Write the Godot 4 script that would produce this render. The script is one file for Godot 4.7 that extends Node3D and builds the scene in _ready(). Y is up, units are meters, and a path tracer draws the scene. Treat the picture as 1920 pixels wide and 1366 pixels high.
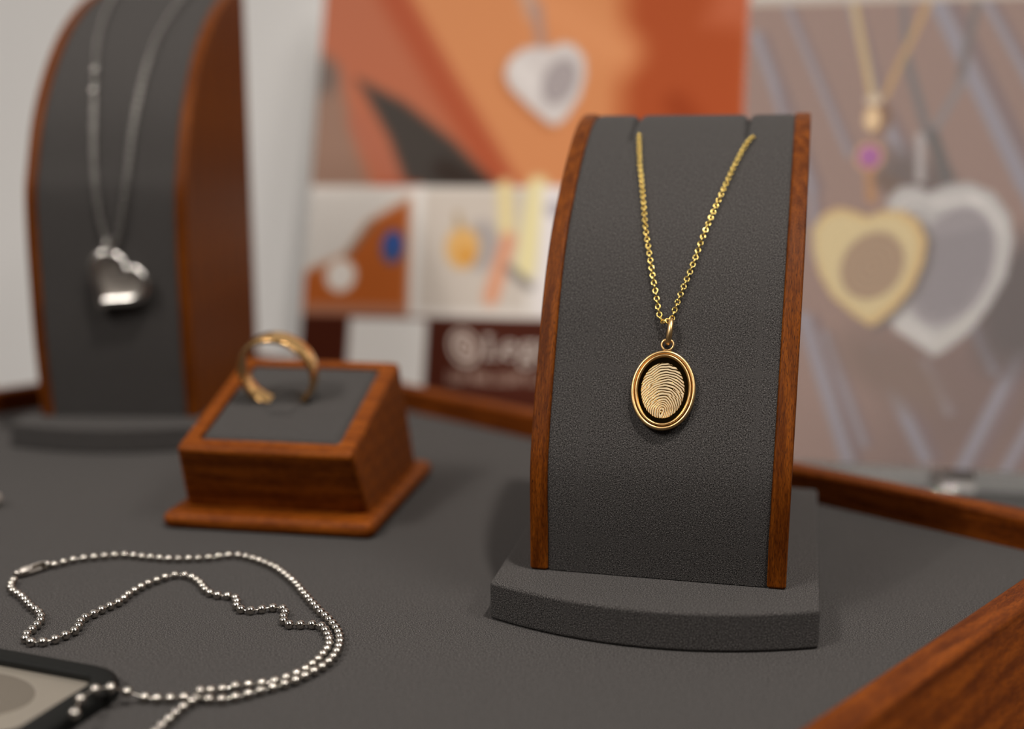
extends Node3D

# ---------------------------------------------------------------- camera numbers (photo taken as 1920 x 1366)
const FPX := 2200.0
const CAM_Y := 0.105
var pitch := atan(398.0 / 2200.0)
var M := {}
var rng := RandomNumberGenerator.new()

func ray(x: float, y: float) -> Vector3:
	var c := cos(pitch)
	var s := sin(pitch)
	return Vector3(1, 0, 0) * ((x - 960.0) / FPX) - Vector3(0, c, -s) * ((y - 683.0) / FPX) + Vector3(0, -s, -c)

func ground(x: float, y: float, h := 0.0) -> Vector3:          # where the sight line through a pixel meets the height h
	var d := ray(x, y)
	return Vector3(0, CAM_Y, 0) + d * ((h - CAM_Y) / d.y)

# ---------------------------------------------------------------- mesh builder
class MB:
	var v := PackedVector3Array()
	var n := PackedVector3Array()
	var uv := PackedVector2Array()
	var ix := PackedInt32Array()
	func vert(p: Vector3, nn: Vector3, t := Vector2.ZERO) -> int:
		v.append(p)
		n.append(nn)
		uv.append(t)
		return v.size() - 1
	func tri(a: int, b: int, c: int) -> void:
		var f := (v[b] - v[a]).cross(v[c] - v[a])
		if f.length_squared() < 1e-22:
			return
		if f.dot(n[a] + n[b] + n[c]) > 0.0:
			ix.append_array([a, c, b])
		else:
			ix.append_array([a, b, c])
	func quad(a: int, b: int, c: int, d: int) -> void:
		tri(a, b, c)
		tri(a, c, d)
	func mesh() -> ArrayMesh:
		var arr := []
		arr.resize(Mesh.ARRAY_MAX)
		arr[Mesh.ARRAY_VERTEX] = v
		arr[Mesh.ARRAY_NORMAL] = n
		arr[Mesh.ARRAY_TEX_UV] = uv
		arr[Mesh.ARRAY_INDEX] = ix
		var m := ArrayMesh.new()
		m.add_surface_from_arrays(Mesh.PRIMITIVE_TRIANGLES, arr)
		return m
	func warp(f: Callable) -> void:
		for i in v.size():
			v[i] = f.call(v[i])
	# outline: {p: points, n: outward normals} in the plane A, B at o; extruded along C from c0 to c1 with rounded edges
	func ex(o: Dictionary, c0: float, c1: float, bev: float, A: Vector3, B: Vector3, C: Vector3, org := Vector3.ZERO, seg := 3) -> void:
		var rows := []
		for k in seg + 1:
			var a := PI / 2 * k / seg
			rows.append([bev * (1.0 - sin(a)), c0 + bev * (1.0 - cos(a)), sin(a), -cos(a)])
		for k in seg + 1:
			var a := PI / 2 * k / seg
			rows.append([bev * (1.0 - cos(a)), c1 - bev * (1.0 - sin(a)), cos(a), sin(a)])
		var cnt: int = o.p.size()
		var first := v.size()
		for r in rows:
			for i in cnt:
				var q: Vector2 = o.p[i] - o.n[i] * r[0]
				var m: Vector2 = o.n[i]
				vert(org + A * q.x + B * q.y + C * r[1], (A * m.x + B * m.y) * r[2] + C * r[3], q)
		for j in rows.size() - 1:
			for i in cnt:
				var i2 := (i + 1) % cnt
				quad(first + j * cnt + i, first + j * cnt + i2, first + (j + 1) * cnt + i2, first + (j + 1) * cnt + i)
		for e in 2:
			var poly := PackedVector2Array()
			for i in cnt:
				poly.append(o.p[i] - o.n[i] * bev)
			var t := Geometry2D.triangulate_polygon(poly)
			var f0 := v.size()
			for q in poly:
				vert(org + A * q.x + B * q.y + C * (c0 if e == 0 else c1), C * (-1.0 if e == 0 else 1.0), q)
			for k in range(0, t.size(), 3):
				tri(f0 + t[k], f0 + t[k + 1], f0 + t[k + 2])
	# grid of points (rows of equal length); normals by differences, turned to the side of 'out'
	func grid(rows: Array, closed := false, out := Vector3.ZERO, uvs := []) -> void:
		var nr := rows.size()
		var nc: int = rows[0].size()
		var first := v.size()
		for j in nr:
			for i in nc:
				var i0 := (i - 1 + nc) % nc if closed else maxi(i - 1, 0)
				var i1 := (i + 1) % nc if closed else mini(i + 1, nc - 1)
				var du: Vector3 = rows[j][i1] - rows[j][i0]
				var dv: Vector3 = rows[mini(j + 1, nr - 1)][i] - rows[maxi(j - 1, 0)][i]
				var nn := du.cross(dv).normalized()
				if nn.dot(out) < 0.0:
					nn = -nn
				vert(rows[j][i], nn, uvs[j][i] if uvs else Vector2(float(i) / nc, float(j) / nr))
		for j in nr - 1:
			for i in (nc if closed else nc - 1):
				var i2 := (i + 1) % nc
				quad(first + j * nc + i, first + j * nc + i2, first + (j + 1) * nc + i2, first + (j + 1) * nc + i)
	# round tube along points
	func tube(pts: Array, r: float, seg := 8, closed := false) -> void:
		var cnt := pts.size()
		var first := v.size()
		var side := Vector3.ZERO
		for j in cnt:
			var a: Vector3 = pts[(j - 1 + cnt) % cnt] if closed else pts[maxi(j - 1, 0)]
			var b: Vector3 = pts[(j + 1) % cnt] if closed else pts[mini(j + 1, cnt - 1)]
			var t := (b - a).normalized()
			if side == Vector3.ZERO:
				side = t.cross(Vector3.UP if absf(t.y) < 0.9 else Vector3.RIGHT).normalized()
			side = (side - t * side.dot(t)).normalized()
			var up := t.cross(side)
			for i in seg:
				var w := TAU * i / seg
				var nn := side * cos(w) + up * sin(w)
				vert(pts[j] + nn * r, nn)
		for j in (cnt if closed else cnt - 1):
			var j2 := (j + 1) % cnt
			var shift := 0
			if closed and j2 == 0:                       # close the twist
				var best := 1e9
				for k in seg:
					var dd := v[first + j * seg].distance_squared_to(v[first + k])
					if dd < best:
						best = dd
						shift = k
			for i in seg:
				var i2 := (i + 1) % seg
				quad(first + j * seg + i, first + j * seg + i2, first + j2 * seg + (i2 + shift) % seg, first + j2 * seg + (i + shift) % seg)
		if not closed:
			for e in 2:
				var j := 0 if e == 0 else cnt - 1
				var t: Vector3 = (pts[0] - pts[1]).normalized() if e == 0 else (pts[cnt - 1] - pts[cnt - 2]).normalized()
				var c := vert(pts[j], t)
				var f0 := v.size()
				for i in seg:
					vert(v[first + j * seg + i], t)
				for i in seg:
					tri(c, f0 + i, f0 + (i + 1) % seg)
	# profile of Vector2(radius, height) turned about the y axis
	func lathe(prof: Array, seg := 24, org := Vector3.ZERO) -> void:
		var cnt := prof.size()
		var first := v.size()
		for j in cnt:
			var a: Vector2 = prof[maxi(j - 1, 0)]
			var b: Vector2 = prof[mini(j + 1, cnt - 1)]
			var t := (b - a).normalized()
			for i in seg:
				var w := TAU * i / seg
				var d := Vector3(cos(w), 0, sin(w))
				vert(org + d * prof[j].x + Vector3.UP * prof[j].y, (d * t.y - Vector3.UP * t.x).normalized())
		for j in cnt - 1:
			for i in seg:
				var i2 := (i + 1) % seg
				quad(first + j * seg + i, first + j * seg + i2, first + (j + 1) * seg + i2, first + (j + 1) * seg + i)

# closed outline: points with a corner radius each (0: a smooth point of a curve); points run either way round
func outline(pts: Array, radii: Array) -> Dictionary:
	var cnt := pts.size()
	var area := 0.0
	for i in cnt:
		area += pts[i].cross(pts[(i + 1) % cnt])
	if area < 0.0:
		pts = pts.duplicate()
		radii = radii.duplicate()
		pts.reverse()
		radii.reverse()
	var o := {"p": PackedVector2Array(), "n": PackedVector2Array()}
	for i in cnt:
		var p: Vector2 = pts[i]
		var din: Vector2 = (p - pts[(i - 1 + cnt) % cnt]).normalized()
		var dout: Vector2 = (pts[(i + 1) % cnt] - p).normalized()
		var na := Vector2(din.y, -din.x)
		var nb := Vector2(dout.y, -dout.x)
		if radii[i] <= 0.0:
			o.p.append(p)
			o.n.append((na + nb).normalized())
			continue
		var turn := din.angle_to(dout)
		var cut: float = absf(tan(turn / 2.0)) * radii[i]
		var c: Vector2 = p - din * cut - na * radii[i] * signf(turn)
		var k := maxi(2, int(absf(turn) / 0.26))
		for j in k + 1:
			var nn := na.rotated(turn * j / k)
			o.p.append(c + nn * radii[i] * signf(turn))
			o.n.append(nn)
	return o

func rrect(x0: float, y0: float, x1: float, y1: float, r: float) -> Dictionary:
	return outline([Vector2(x0, y0), Vector2(x1, y0), Vector2(x1, y1), Vector2(x0, y1)], [r, r, r, r])

func spline(pts: Array, per := 8) -> Array:                     # Catmull-Rom through points (Vector2 or Vector3)
	var out := []
	for i in pts.size() - 1:
		var a = pts[maxi(i - 1, 0)]
		var b = pts[i]
		var c = pts[i + 1]
		var d = pts[mini(i + 2, pts.size() - 1)]
		for k in per:
			var t := float(k) / per
			out.append((b * 2.0 + (c - a) * t + (a * 2.0 - b * 5.0 + c * 4.0 - d) * t * t + (b * 3.0 - a - c * 3.0 + d) * t * t * t) * 0.5)
	out.append(pts[-1])
	return out

func spaced(pts: Array, step: float) -> Array:                  # points at even distance along a line
	var out := [pts[0]]
	var need := step
	for i in pts.size() - 1:
		var a: Vector3 = pts[i]
		var b: Vector3 = pts[i + 1]
		var l := a.distance_to(b)
		var s := need
		while s <= l:
			out.append(a.lerp(b, s / l))
			s += step
		need = s - l
	return out

# ---------------------------------------------------------------- nodes
var taken := {}
func numbered(called: String) -> String:
	taken[called] = taken.get(called, -1) + 1
	return called if taken[called] == 0 else "%s_%03d" % [called, taken[called]]

func tag(o: Node, label: String, category: String, group := "") -> void:
	o.set_meta("label", label)
	o.set_meta("category", category)
	if group:
		o.set_meta("group", group)

func thing(called: String, label: String, category: String, at := Vector3.ZERO, turn := 0.0, group := "") -> Node3D:
	var o := Node3D.new()
	o.name = numbered(called)
	add_child(o)
	o.position = at
	o.rotation.y = turn
	tag(o, label, category, group)
	return o

func put(called: String, mesh: Mesh, m: Material, parent: Node) -> MeshInstance3D:
	var o := MeshInstance3D.new()
	o.name = called
	o.mesh = mesh
	o.material_override = m
	parent.add_child(o, true)
	return o

func struct(called: String, mesh: Mesh, m: Material, at := Vector3.ZERO) -> MeshInstance3D:
	var o := put(called, mesh, m, self)
	o.position = at
	o.set_meta("kind", "structure")
	return o

func box_mesh(s: Vector3) -> BoxMesh:
	var b := BoxMesh.new()
	b.size = s
	return b

# ---------------------------------------------------------------- materials
func c8(r: int, g: int, b: int) -> Color:
	return Color8(r, g, b)

func plain(col: Color, rough: float, metal := 0.0, spec := 0.5) -> StandardMaterial3D:
	var m := StandardMaterial3D.new()
	m.albedo_color = col
	m.roughness = rough
	m.metallic = metal
	m.metallic_specular = spec
	return m

func noise_tex(size: int, freq: float, sd: int, cols: Array, offs: Array, oct := 3) -> NoiseTexture2D:
	var f := FastNoiseLite.new()
	f.noise_type = FastNoiseLite.TYPE_SIMPLEX_SMOOTH
	f.seed = sd
	f.frequency = freq
	f.fractal_octaves = oct
	var t := NoiseTexture2D.new()
	t.width = size
	t.height = size
	t.seamless = true
	t.noise = f
	if cols:
		var g := Gradient.new()
		g.colors = PackedColorArray(cols)
		g.offsets = PackedFloat32Array(offs)
		t.color_ramp = g
	return t

func wood_image() -> ImageTexture:                               # isotropic here; the materials stretch it along the grain
	var n := 512
	var im := Image.create(n, n, false, Image.FORMAT_RGB8)
	var a := FastNoiseLite.new()
	a.seed = 11
	a.frequency = 0.006
	a.fractal_octaves = 3
	var b := FastNoiseLite.new()
	b.seed = 12
	b.frequency = 0.05
	b.fractal_octaves = 2
	var pore := FastNoiseLite.new()
	pore.seed = 13
	pore.frequency = 0.14
	pore.fractal_octaves = 1
	for y in n:
		for x in n:
			# seamless by wrapping on two circles
			var w := 1.0
			var v1 := _tile(a, x, y, n) * w
			var v2 := _tile(b, x, y, n)
			var v3 := _tile(pore, x, y, n)
			var t := clampf(0.5 + v1 * 0.85 + v2 * 0.5, 0.0, 1.0)
			var col := Color(0.37, 0.170, 0.028).lerp(Color(0.585, 0.310, 0.075), t)
			if v3 > 0.42:
				col = col.lerp(Color(0.20, 0.085, 0.03), clampf((v3 - 0.42) * 5.0, 0.0, 0.75))
			im.set_pixel(x, y, col)
	return ImageTexture.create_from_image(im)

func _tile(f: FastNoiseLite, x: int, y: int, n: int) -> float:
	var fx := float(x) / n
	var fy := float(y) / n
	var a := f.get_noise_2d(x, y)
	var b := f.get_noise_2d(x - n, y)
	var c := f.get_noise_2d(x, y - n)
	var d := f.get_noise_2d(x - n, y - n)
	var top := lerpf(a, b, fx) / sqrt(fx * fx + (1 - fx) * (1 - fx))
	var bot := lerpf(c, d, fx) / sqrt(fx * fx + (1 - fx) * (1 - fx))
	return lerpf(top, bot, fy) / sqrt(fy * fy + (1 - fy) * (1 - fy))

func wood(tex: Texture2D, scale: Vector3) -> StandardMaterial3D:
	var m := plain(Color.WHITE, 0.5, 0.0, 0.22)
	m.albedo_texture = tex
	m.uv1_triplanar = true
	m.uv1_triplanar_sharpness = 6.0
	m.uv1_scale = scale
	m.heightmap_enabled = true
	m.heightmap_texture = tex
	m.heightmap_scale = 0.006
	return m

func materials() -> void:
	var wt := wood_image()
	M.wood_x = wood(wt, Vector3(9, 95, 95))
	M.wood_y = wood(wt, Vector3(95, 9, 60))
	M.wood_y.albedo_color = Color(0.86, 0.86, 0.78)
	M.wood_tray_shaded = wood(wt, Vector3(9, 95, 95))
	M.wood_tray_shaded.albedo_color = Color(0.86, 0.83, 0.78)  # shade over the near rim put into the tray wood colour
	var st := noise_tex(1024, 0.10, 3, [Color(0.075, 0.070, 0.069), Color(0.262, 0.253, 0.250), Color(0.285, 0.276, 0.272), Color(0.45, 0.436, 0.430)], [0.24, 0.37, 0.62, 0.82], 3)
	var sh := noise_tex(1024, 0.13, 5, [], [], 3)
	var s := plain(Color.WHITE, 0.95, 0.0, 0.15)
	s.albedo_texture = st
	s.uv1_triplanar = true
	s.uv1_triplanar_sharpness = 4.0
	s.uv1_scale = Vector3(26, 26, 26)
	s.heightmap_enabled = true
	s.heightmap_texture = sh
	s.heightmap_scale = 0.02
	s.rim_enabled = true
	s.rim = 0.08
	s.rim_tint = 0.5
	M.suede = s
	M.gold = plain(c8(240, 212, 128), 0.22, 1.0)                  # yellow chain gold
	M.gold_warm = plain(c8(226, 188, 132), 0.33, 1.0)             # pendant and bail
	M.gold_polished = plain(c8(205, 165, 95), 0.07, 1.0)
	M.gold_ring = plain(c8(226, 182, 122), 0.22, 1.0)
	M.silver = plain(c8(214, 211, 207), 0.24, 1.0)
	M.steel = plain(c8(190, 185, 178), 0.17, 1.0)
	M.chain_silver = plain(c8(150, 147, 143), 0.35, 1.0)
	M.silver_soft = plain(c8(188, 181, 174), 0.48, 0.72)
	M.brushed = plain(c8(178, 170, 158), 0.5, 0.85)
	M.brushed_dark = plain(c8(140, 132, 121), 0.55, 0.85)
	M.rubber = plain(c8(17, 18, 17), 0.6, 0.0, 0.3)
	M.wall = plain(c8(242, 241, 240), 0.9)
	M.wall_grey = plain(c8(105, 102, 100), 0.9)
	M.ceiling = plain(c8(58, 57, 57), 0.9)
	M.carpet = plain(c8(64, 60, 57), 0.95)
	M.counter = plain(c8(46, 45, 45), 0.35)
	M.leg = plain(c8(40, 40, 40), 0.4, 0.6)
	M.black = plain(c8(18, 18, 18), 0.4)
	M.white_card = plain(c8(232, 229, 226), 0.6)
	var g := plain(Color(1, 1, 1, 0.06), 0.03)
	g.transparency = BaseMaterial3D.TRANSPARENCY_ALPHA
	M.acrylic = g
	var l := plain(c8(255, 240, 220), 0.5)
	l.emission_enabled = true
	l.emission = c8(255, 236, 210)
	l.emission_energy_multiplier = 6.0
	M.glow = l
	var pg := plain(c8(245, 245, 242), 0.6)
	pg.emission_enabled = true
	pg.emission = c8(255, 248, 240)
	pg.emission_energy_multiplier = 1.5
	M.fill_panel_glow = pg  # glowing face of the added fill panels

# ---------------------------------------------------------------- necklace stand: suede panel bent over between two wooden sides on a suede foot
const SIDE_T := 0.0042
class Stand:
	var origin: Vector3
	var turn: float
	var prof: Array                   # Vector2(depth, height), rising
	var flare: float
	var u: Vector3
	var back: Vector3
	var node: Node3D
	func half(h: float) -> float:
		return 0.0292 + flare * maxf(0.0, h - 0.02) / 0.095
	func depth_at(h: float) -> float:
		for i in prof.size() - 1:
			if h <= prof[i + 1].y:
				return lerpf(prof[i].x, prof[i + 1].x, clampf((h - prof[i].y) / (prof[i + 1].y - prof[i].y), 0.0, 1.0))
		return prof[-1].x
	func world(lx: float, d: float, h: float) -> Vector3:
		return origin + u * lx + back * d + Vector3.UP * h
	func normal(h: float) -> Vector3:
		var a := depth_at(h - 0.003)
		var b := depth_at(h + 0.003)
		return (Vector3.UP * (b - a) - back * 0.006).normalized()

func make_stand(called: String, label: String, at: Vector3, deg: float, pts: Array, flare: float, back_d: float, slits: Array, group: String) -> Stand:
	var S := Stand.new()
	S.origin = at
	S.turn = -deg_to_rad(deg)
	S.prof = spline(pts, 6)
	S.flare = flare
	S.u = Vector3(cos(deg_to_rad(deg)), 0, sin(deg_to_rad(deg)))
	S.back = Vector3(sin(deg_to_rad(deg)), 0, -cos(deg_to_rad(deg)))
	var root := thing(called, label, "display stand", at, S.turn, group)
	S.node = root
	var X := Vector3(1, 0, 0)
	var Y := Vector3(0, 1, 0)
	var D := Vector3(0, 0, -1)
	# foot with a bowed front
	var foot := []
	var fr := []
	for k in 17:
		var t := -1.0 + 2.0 * k / 16.0
		foot.append(Vector2(0.0364 * t, -0.0098 - 0.0085 * (1.0 - t * t)))
		fr.append(0.0012 if k == 0 or k == 16 else 0.0)
	foot.append(Vector2(0.0376, back_d + 0.003))
	foot.append(Vector2(-0.0376, back_d + 0.003))
	fr.append_array([0.0015, 0.0015])
	var b := MB.new()
	b.ex(outline(foot, fr), 0.0, 0.009, 0.0009, X, D, Y)
	put("foot", b.mesh(), M.suede, root)
	# sides
	var top: Vector2 = S.prof[-1]
	for sg in [-1.0, 1.0]:
		var ol := []
		var rad := []
		for i in S.prof.size():
			ol.append(S.prof[i])
			rad.append(0.0008 if i == 0 else 0.0)
		ol[0] = Vector2(ol[0].x, 0.009)
		ol.append(Vector2(maxf(top.x + 0.004, back_d), top.y - 0.0004))
		rad.append(0.0022)
		ol.append(Vector2(back_d, 0.009))
		rad.append(0.0008)
		var w := MB.new()
		var c0: float = -S.half(0.0) if sg < 0 else S.half(0.0) - SIDE_T
		w.ex(outline(ol, rad), c0, c0 + SIDE_T, 0.0007, D, Y, X)
		w.warp(func(p: Vector3): return p + X * sg * (S.half(p.y) - S.half(0.0)))
		put("wooden_side", w.mesh(), M.wood_y, root)
	# panel: front sheet with soft dents where the chain slips into its slits
	var cols := []
	var ncol := 120
	for i in ncol + 1:
		cols.append(-1.0 + 2.0 * i / ncol)
	var rows := []
	var line: Array = S.prof.duplicate()
	line[0] = Vector2(line[0].x, 0.0092)
	line.append(top + Vector2(0.0015, 0.0))
	line.append(top + Vector2(0.003, -0.0008))
	line.append(Vector2(maxf(top.x + 0.004, back_d) - 0.001, top.y - 0.003))
	line.append(Vector2(back_d - 0.001, top.y * 0.5))
	line.append(Vector2(back_d - 0.001, 0.0092))
	for j in line.size():
		var p: Vector2 = line[j]
		var a: Vector2 = line[maxi(j - 1, 0)]
		var c: Vector2 = line[mini(j + 1, line.size() - 1)]
		var t := (c - a).normalized()
		var inward := Vector2(t.y, -t.x)          # into the stand
		var row := []
		var hw := S.half(p.y) - SIDE_T + 0.0001
		for q in cols:
			var lx: float = q * hw
			var dent := 0.0004 + 0.0004 * smoothstep(0.955, 1.0, absf(q))
			for s in slits:
				var on := smoothstep(s.y - 0.002, s.y + 0.001, p.y) if j < S.prof.size() + 3 else 0.0
				var dx: float = absf(lx - s.x)
				dent += on * (0.0010 * exp(-dx * dx / (0.0011 * 0.0011)) * smoothstep(s.y + 0.002, top.y, p.y) + 0.0016 * exp(-dx * dx / (0.00035 * 0.00035)))
			var z := p + inward * dent
			row.append(Vector3(lx, z.y, -z.x))
		rows.append(row)
	var pm := MB.new()
	pm.grid(rows, false, Vector3(0, 0.4, 1))
	# turn normals outwards on the back too
	for i in pm.n.size():
		var jj := int(i / (ncol + 1))
		if jj > S.prof.size() + 2 and pm.n[i].z > 0.0:
			pm.n[i] = -pm.n[i]
	put("suede_panel", pm.mesh(), M.suede, root)
	return S

func hit(S: Stand, px: float, py: float, off: float) -> Vector3: # where a sight line meets the panel, lifted off it by 'off'
	var d := ray(px, py)
	var o := Vector3(0, CAM_Y, 0)
	var t := 0.2
	while t < 0.6:
		var p := o + d * t - S.origin
		if p.dot(S.back) >= S.depth_at(p.y):
			break
		t += 0.0002
	var q := o + d * t
	return q + S.normal(q.y - S.origin.y) * off

# ---------------------------------------------------------------- chains
func link_mesh(length: float, width: float, wire: float) -> ArrayMesh:   # long axis y, flat in x
	var pts := []
	var r := width / 2.0 - wire
	var half := length / 2.0 - wire - r
	for k in 10:
		var a := PI * k / 9.0
		pts.append(Vector3(cos(a) * r, half + sin(a) * r, 0))
	for k in 10:
		var a := PI + PI * k / 9.0
		pts.append(Vector3(cos(a) * r, -half + sin(a) * r, 0))
	var b := MB.new()
	b.tube(pts, wire, 6, true)
	return b.mesh()

func chain(parent: Node3D, pts: Array, norms: Array, mesh: Mesh, mat: Material, part: String, rest := 0.35) -> void:
	for i in pts.size():
		var a: Vector3 = pts[maxi(i - 1, 0)]
		var b: Vector3 = pts[mini(i + 1, pts.size() - 1)]
		var t := (b - a).normalized()
		var nn: Vector3 = norms[i]
		nn = (nn - t * nn.dot(t)).normalized()
		var side := t.cross(nn)
		# alternate links stand across each other, both leaning a little as a chain at rest does
		var w := rest + (PI / 2 if i % 2 else 0.0) + rng.randf_range(-0.22, 0.22)
		var z := nn * cos(w) + side * sin(w)
		var x := t.cross(z)
		var o := put(part, mesh, mat, parent)
		o.transform = Transform3D(Basis(x, t, z), pts[i] - parent.position)

# ---------------------------------------------------------------- printed pictures
class Print:
	var im: Image
	var k: float
	var hgt: float
	func _init(w: float, h: float, ppm: float, col: Color) -> void:
		im = Image.create(int(w * ppm), int(h * ppm), false, Image.FORMAT_RGB8)
		im.fill(col)
		k = ppm
		hgt = h
	func _px(f: Callable, x0: float, y0: float, x1: float, y1: float, col: Color) -> void:
		for iy in range(maxi(0, int((hgt - y1) * k)), mini(im.get_height(), int((hgt - y0) * k) + 1)):
			for ix in range(maxi(0, int(x0 * k)), mini(im.get_width(), int(x1 * k) + 1)):
				var a: float = f.call((ix + 0.5) / k, hgt - (iy + 0.5) / k)
				if a > 0.0:
					im.set_pixel(ix, iy, im.get_pixel(ix, iy).lerp(col, minf(a, 1.0) * col.a))
	func rect(x0: float, y0: float, x1: float, y1: float, col: Color, soft := 0.3) -> void:
		_px(func(x: float, y: float): return clampf(0.5 + minf(minf(x - x0, x1 - x), minf(y - y0, y1 - y)) / soft, 0.0, 1.0), x0 - soft, y0 - soft, x1 + soft, y1 + soft, col)
	func oval(cx: float, cy: float, rx: float, ry: float, rot: float, col: Color, soft := 0.3) -> void:
		var m := maxf(rx, ry) + soft
		_px(func(x: float, y: float):
			var q := Vector2(x - cx, y - cy).rotated(-rot)
			var d := (1.0 - sqrt(q.x * q.x / (rx * rx) + q.y * q.y / (ry * ry))) * minf(rx, ry)
			return clampf(0.5 + d / soft, 0.0, 1.0), cx - m, cy - m, cx + m, cy + m, col)
	func line(a: Vector2, b: Vector2, w: float, col: Color, soft := 0.5) -> void:
		var m := w + soft
		_px(func(x: float, y: float):
			var q := Vector2(x, y)
			var d := q.distance_to(Geometry2D.get_closest_point_to_segment(q, a, b))
			return clampf(0.5 + (w / 2.0 - d) / soft, 0.0, 1.0), minf(a.x, b.x) - m, minf(a.y, b.y) - m, maxf(a.x, b.x) + m, maxf(a.y, b.y) + m, col)
	func poly(pts: PackedVector2Array, col: Color, soft := 0.4) -> void:
		var lo := pts[0]
		var hi := pts[0]
		for p in pts:
			lo = lo.min(p)
			hi = hi.max(p)
		_px(func(x: float, y: float):
			var q := Vector2(x, y)
			var d := 1e9
			for i in pts.size():
				d = minf(d, q.distance_to(Geometry2D.get_closest_point_to_segment(q, pts[i], pts[(i + 1) % pts.size()])))
			if not Geometry2D.is_point_in_polygon(q, pts):
				d = -d
			return clampf(0.5 + d / soft, 0.0, 1.0), lo.x - soft, lo.y - soft, hi.x + soft, hi.y + soft, col)
	func material(rough: float) -> StandardMaterial3D:
		var m := StandardMaterial3D.new()
		m.albedo_texture = ImageTexture.create_from_image(im)
		m.metallic_specular = 0.2
		m.roughness = rough
		m.texture_repeat = false
		return m

func heart_pts(w: float, cx: float, cy: float, rot: float, n := 40, point := 1.0, cleft := 1.0) -> PackedVector2Array:
	var out := PackedVector2Array()
	for i in n:
		var t := TAU * i / n
		var p := Vector2(16.0 * pow(sin(t), 3.0), (13.0 * cos(t) - 5.0 * cleft * cos(2 * t) - 2.0 * cleft * cos(3 * t) - cleft * cos(4 * t) + 2.5) * point)
		out.append(Vector2(cx, cy) + (p * w / 32.0).rotated(rot))
	return out

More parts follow.
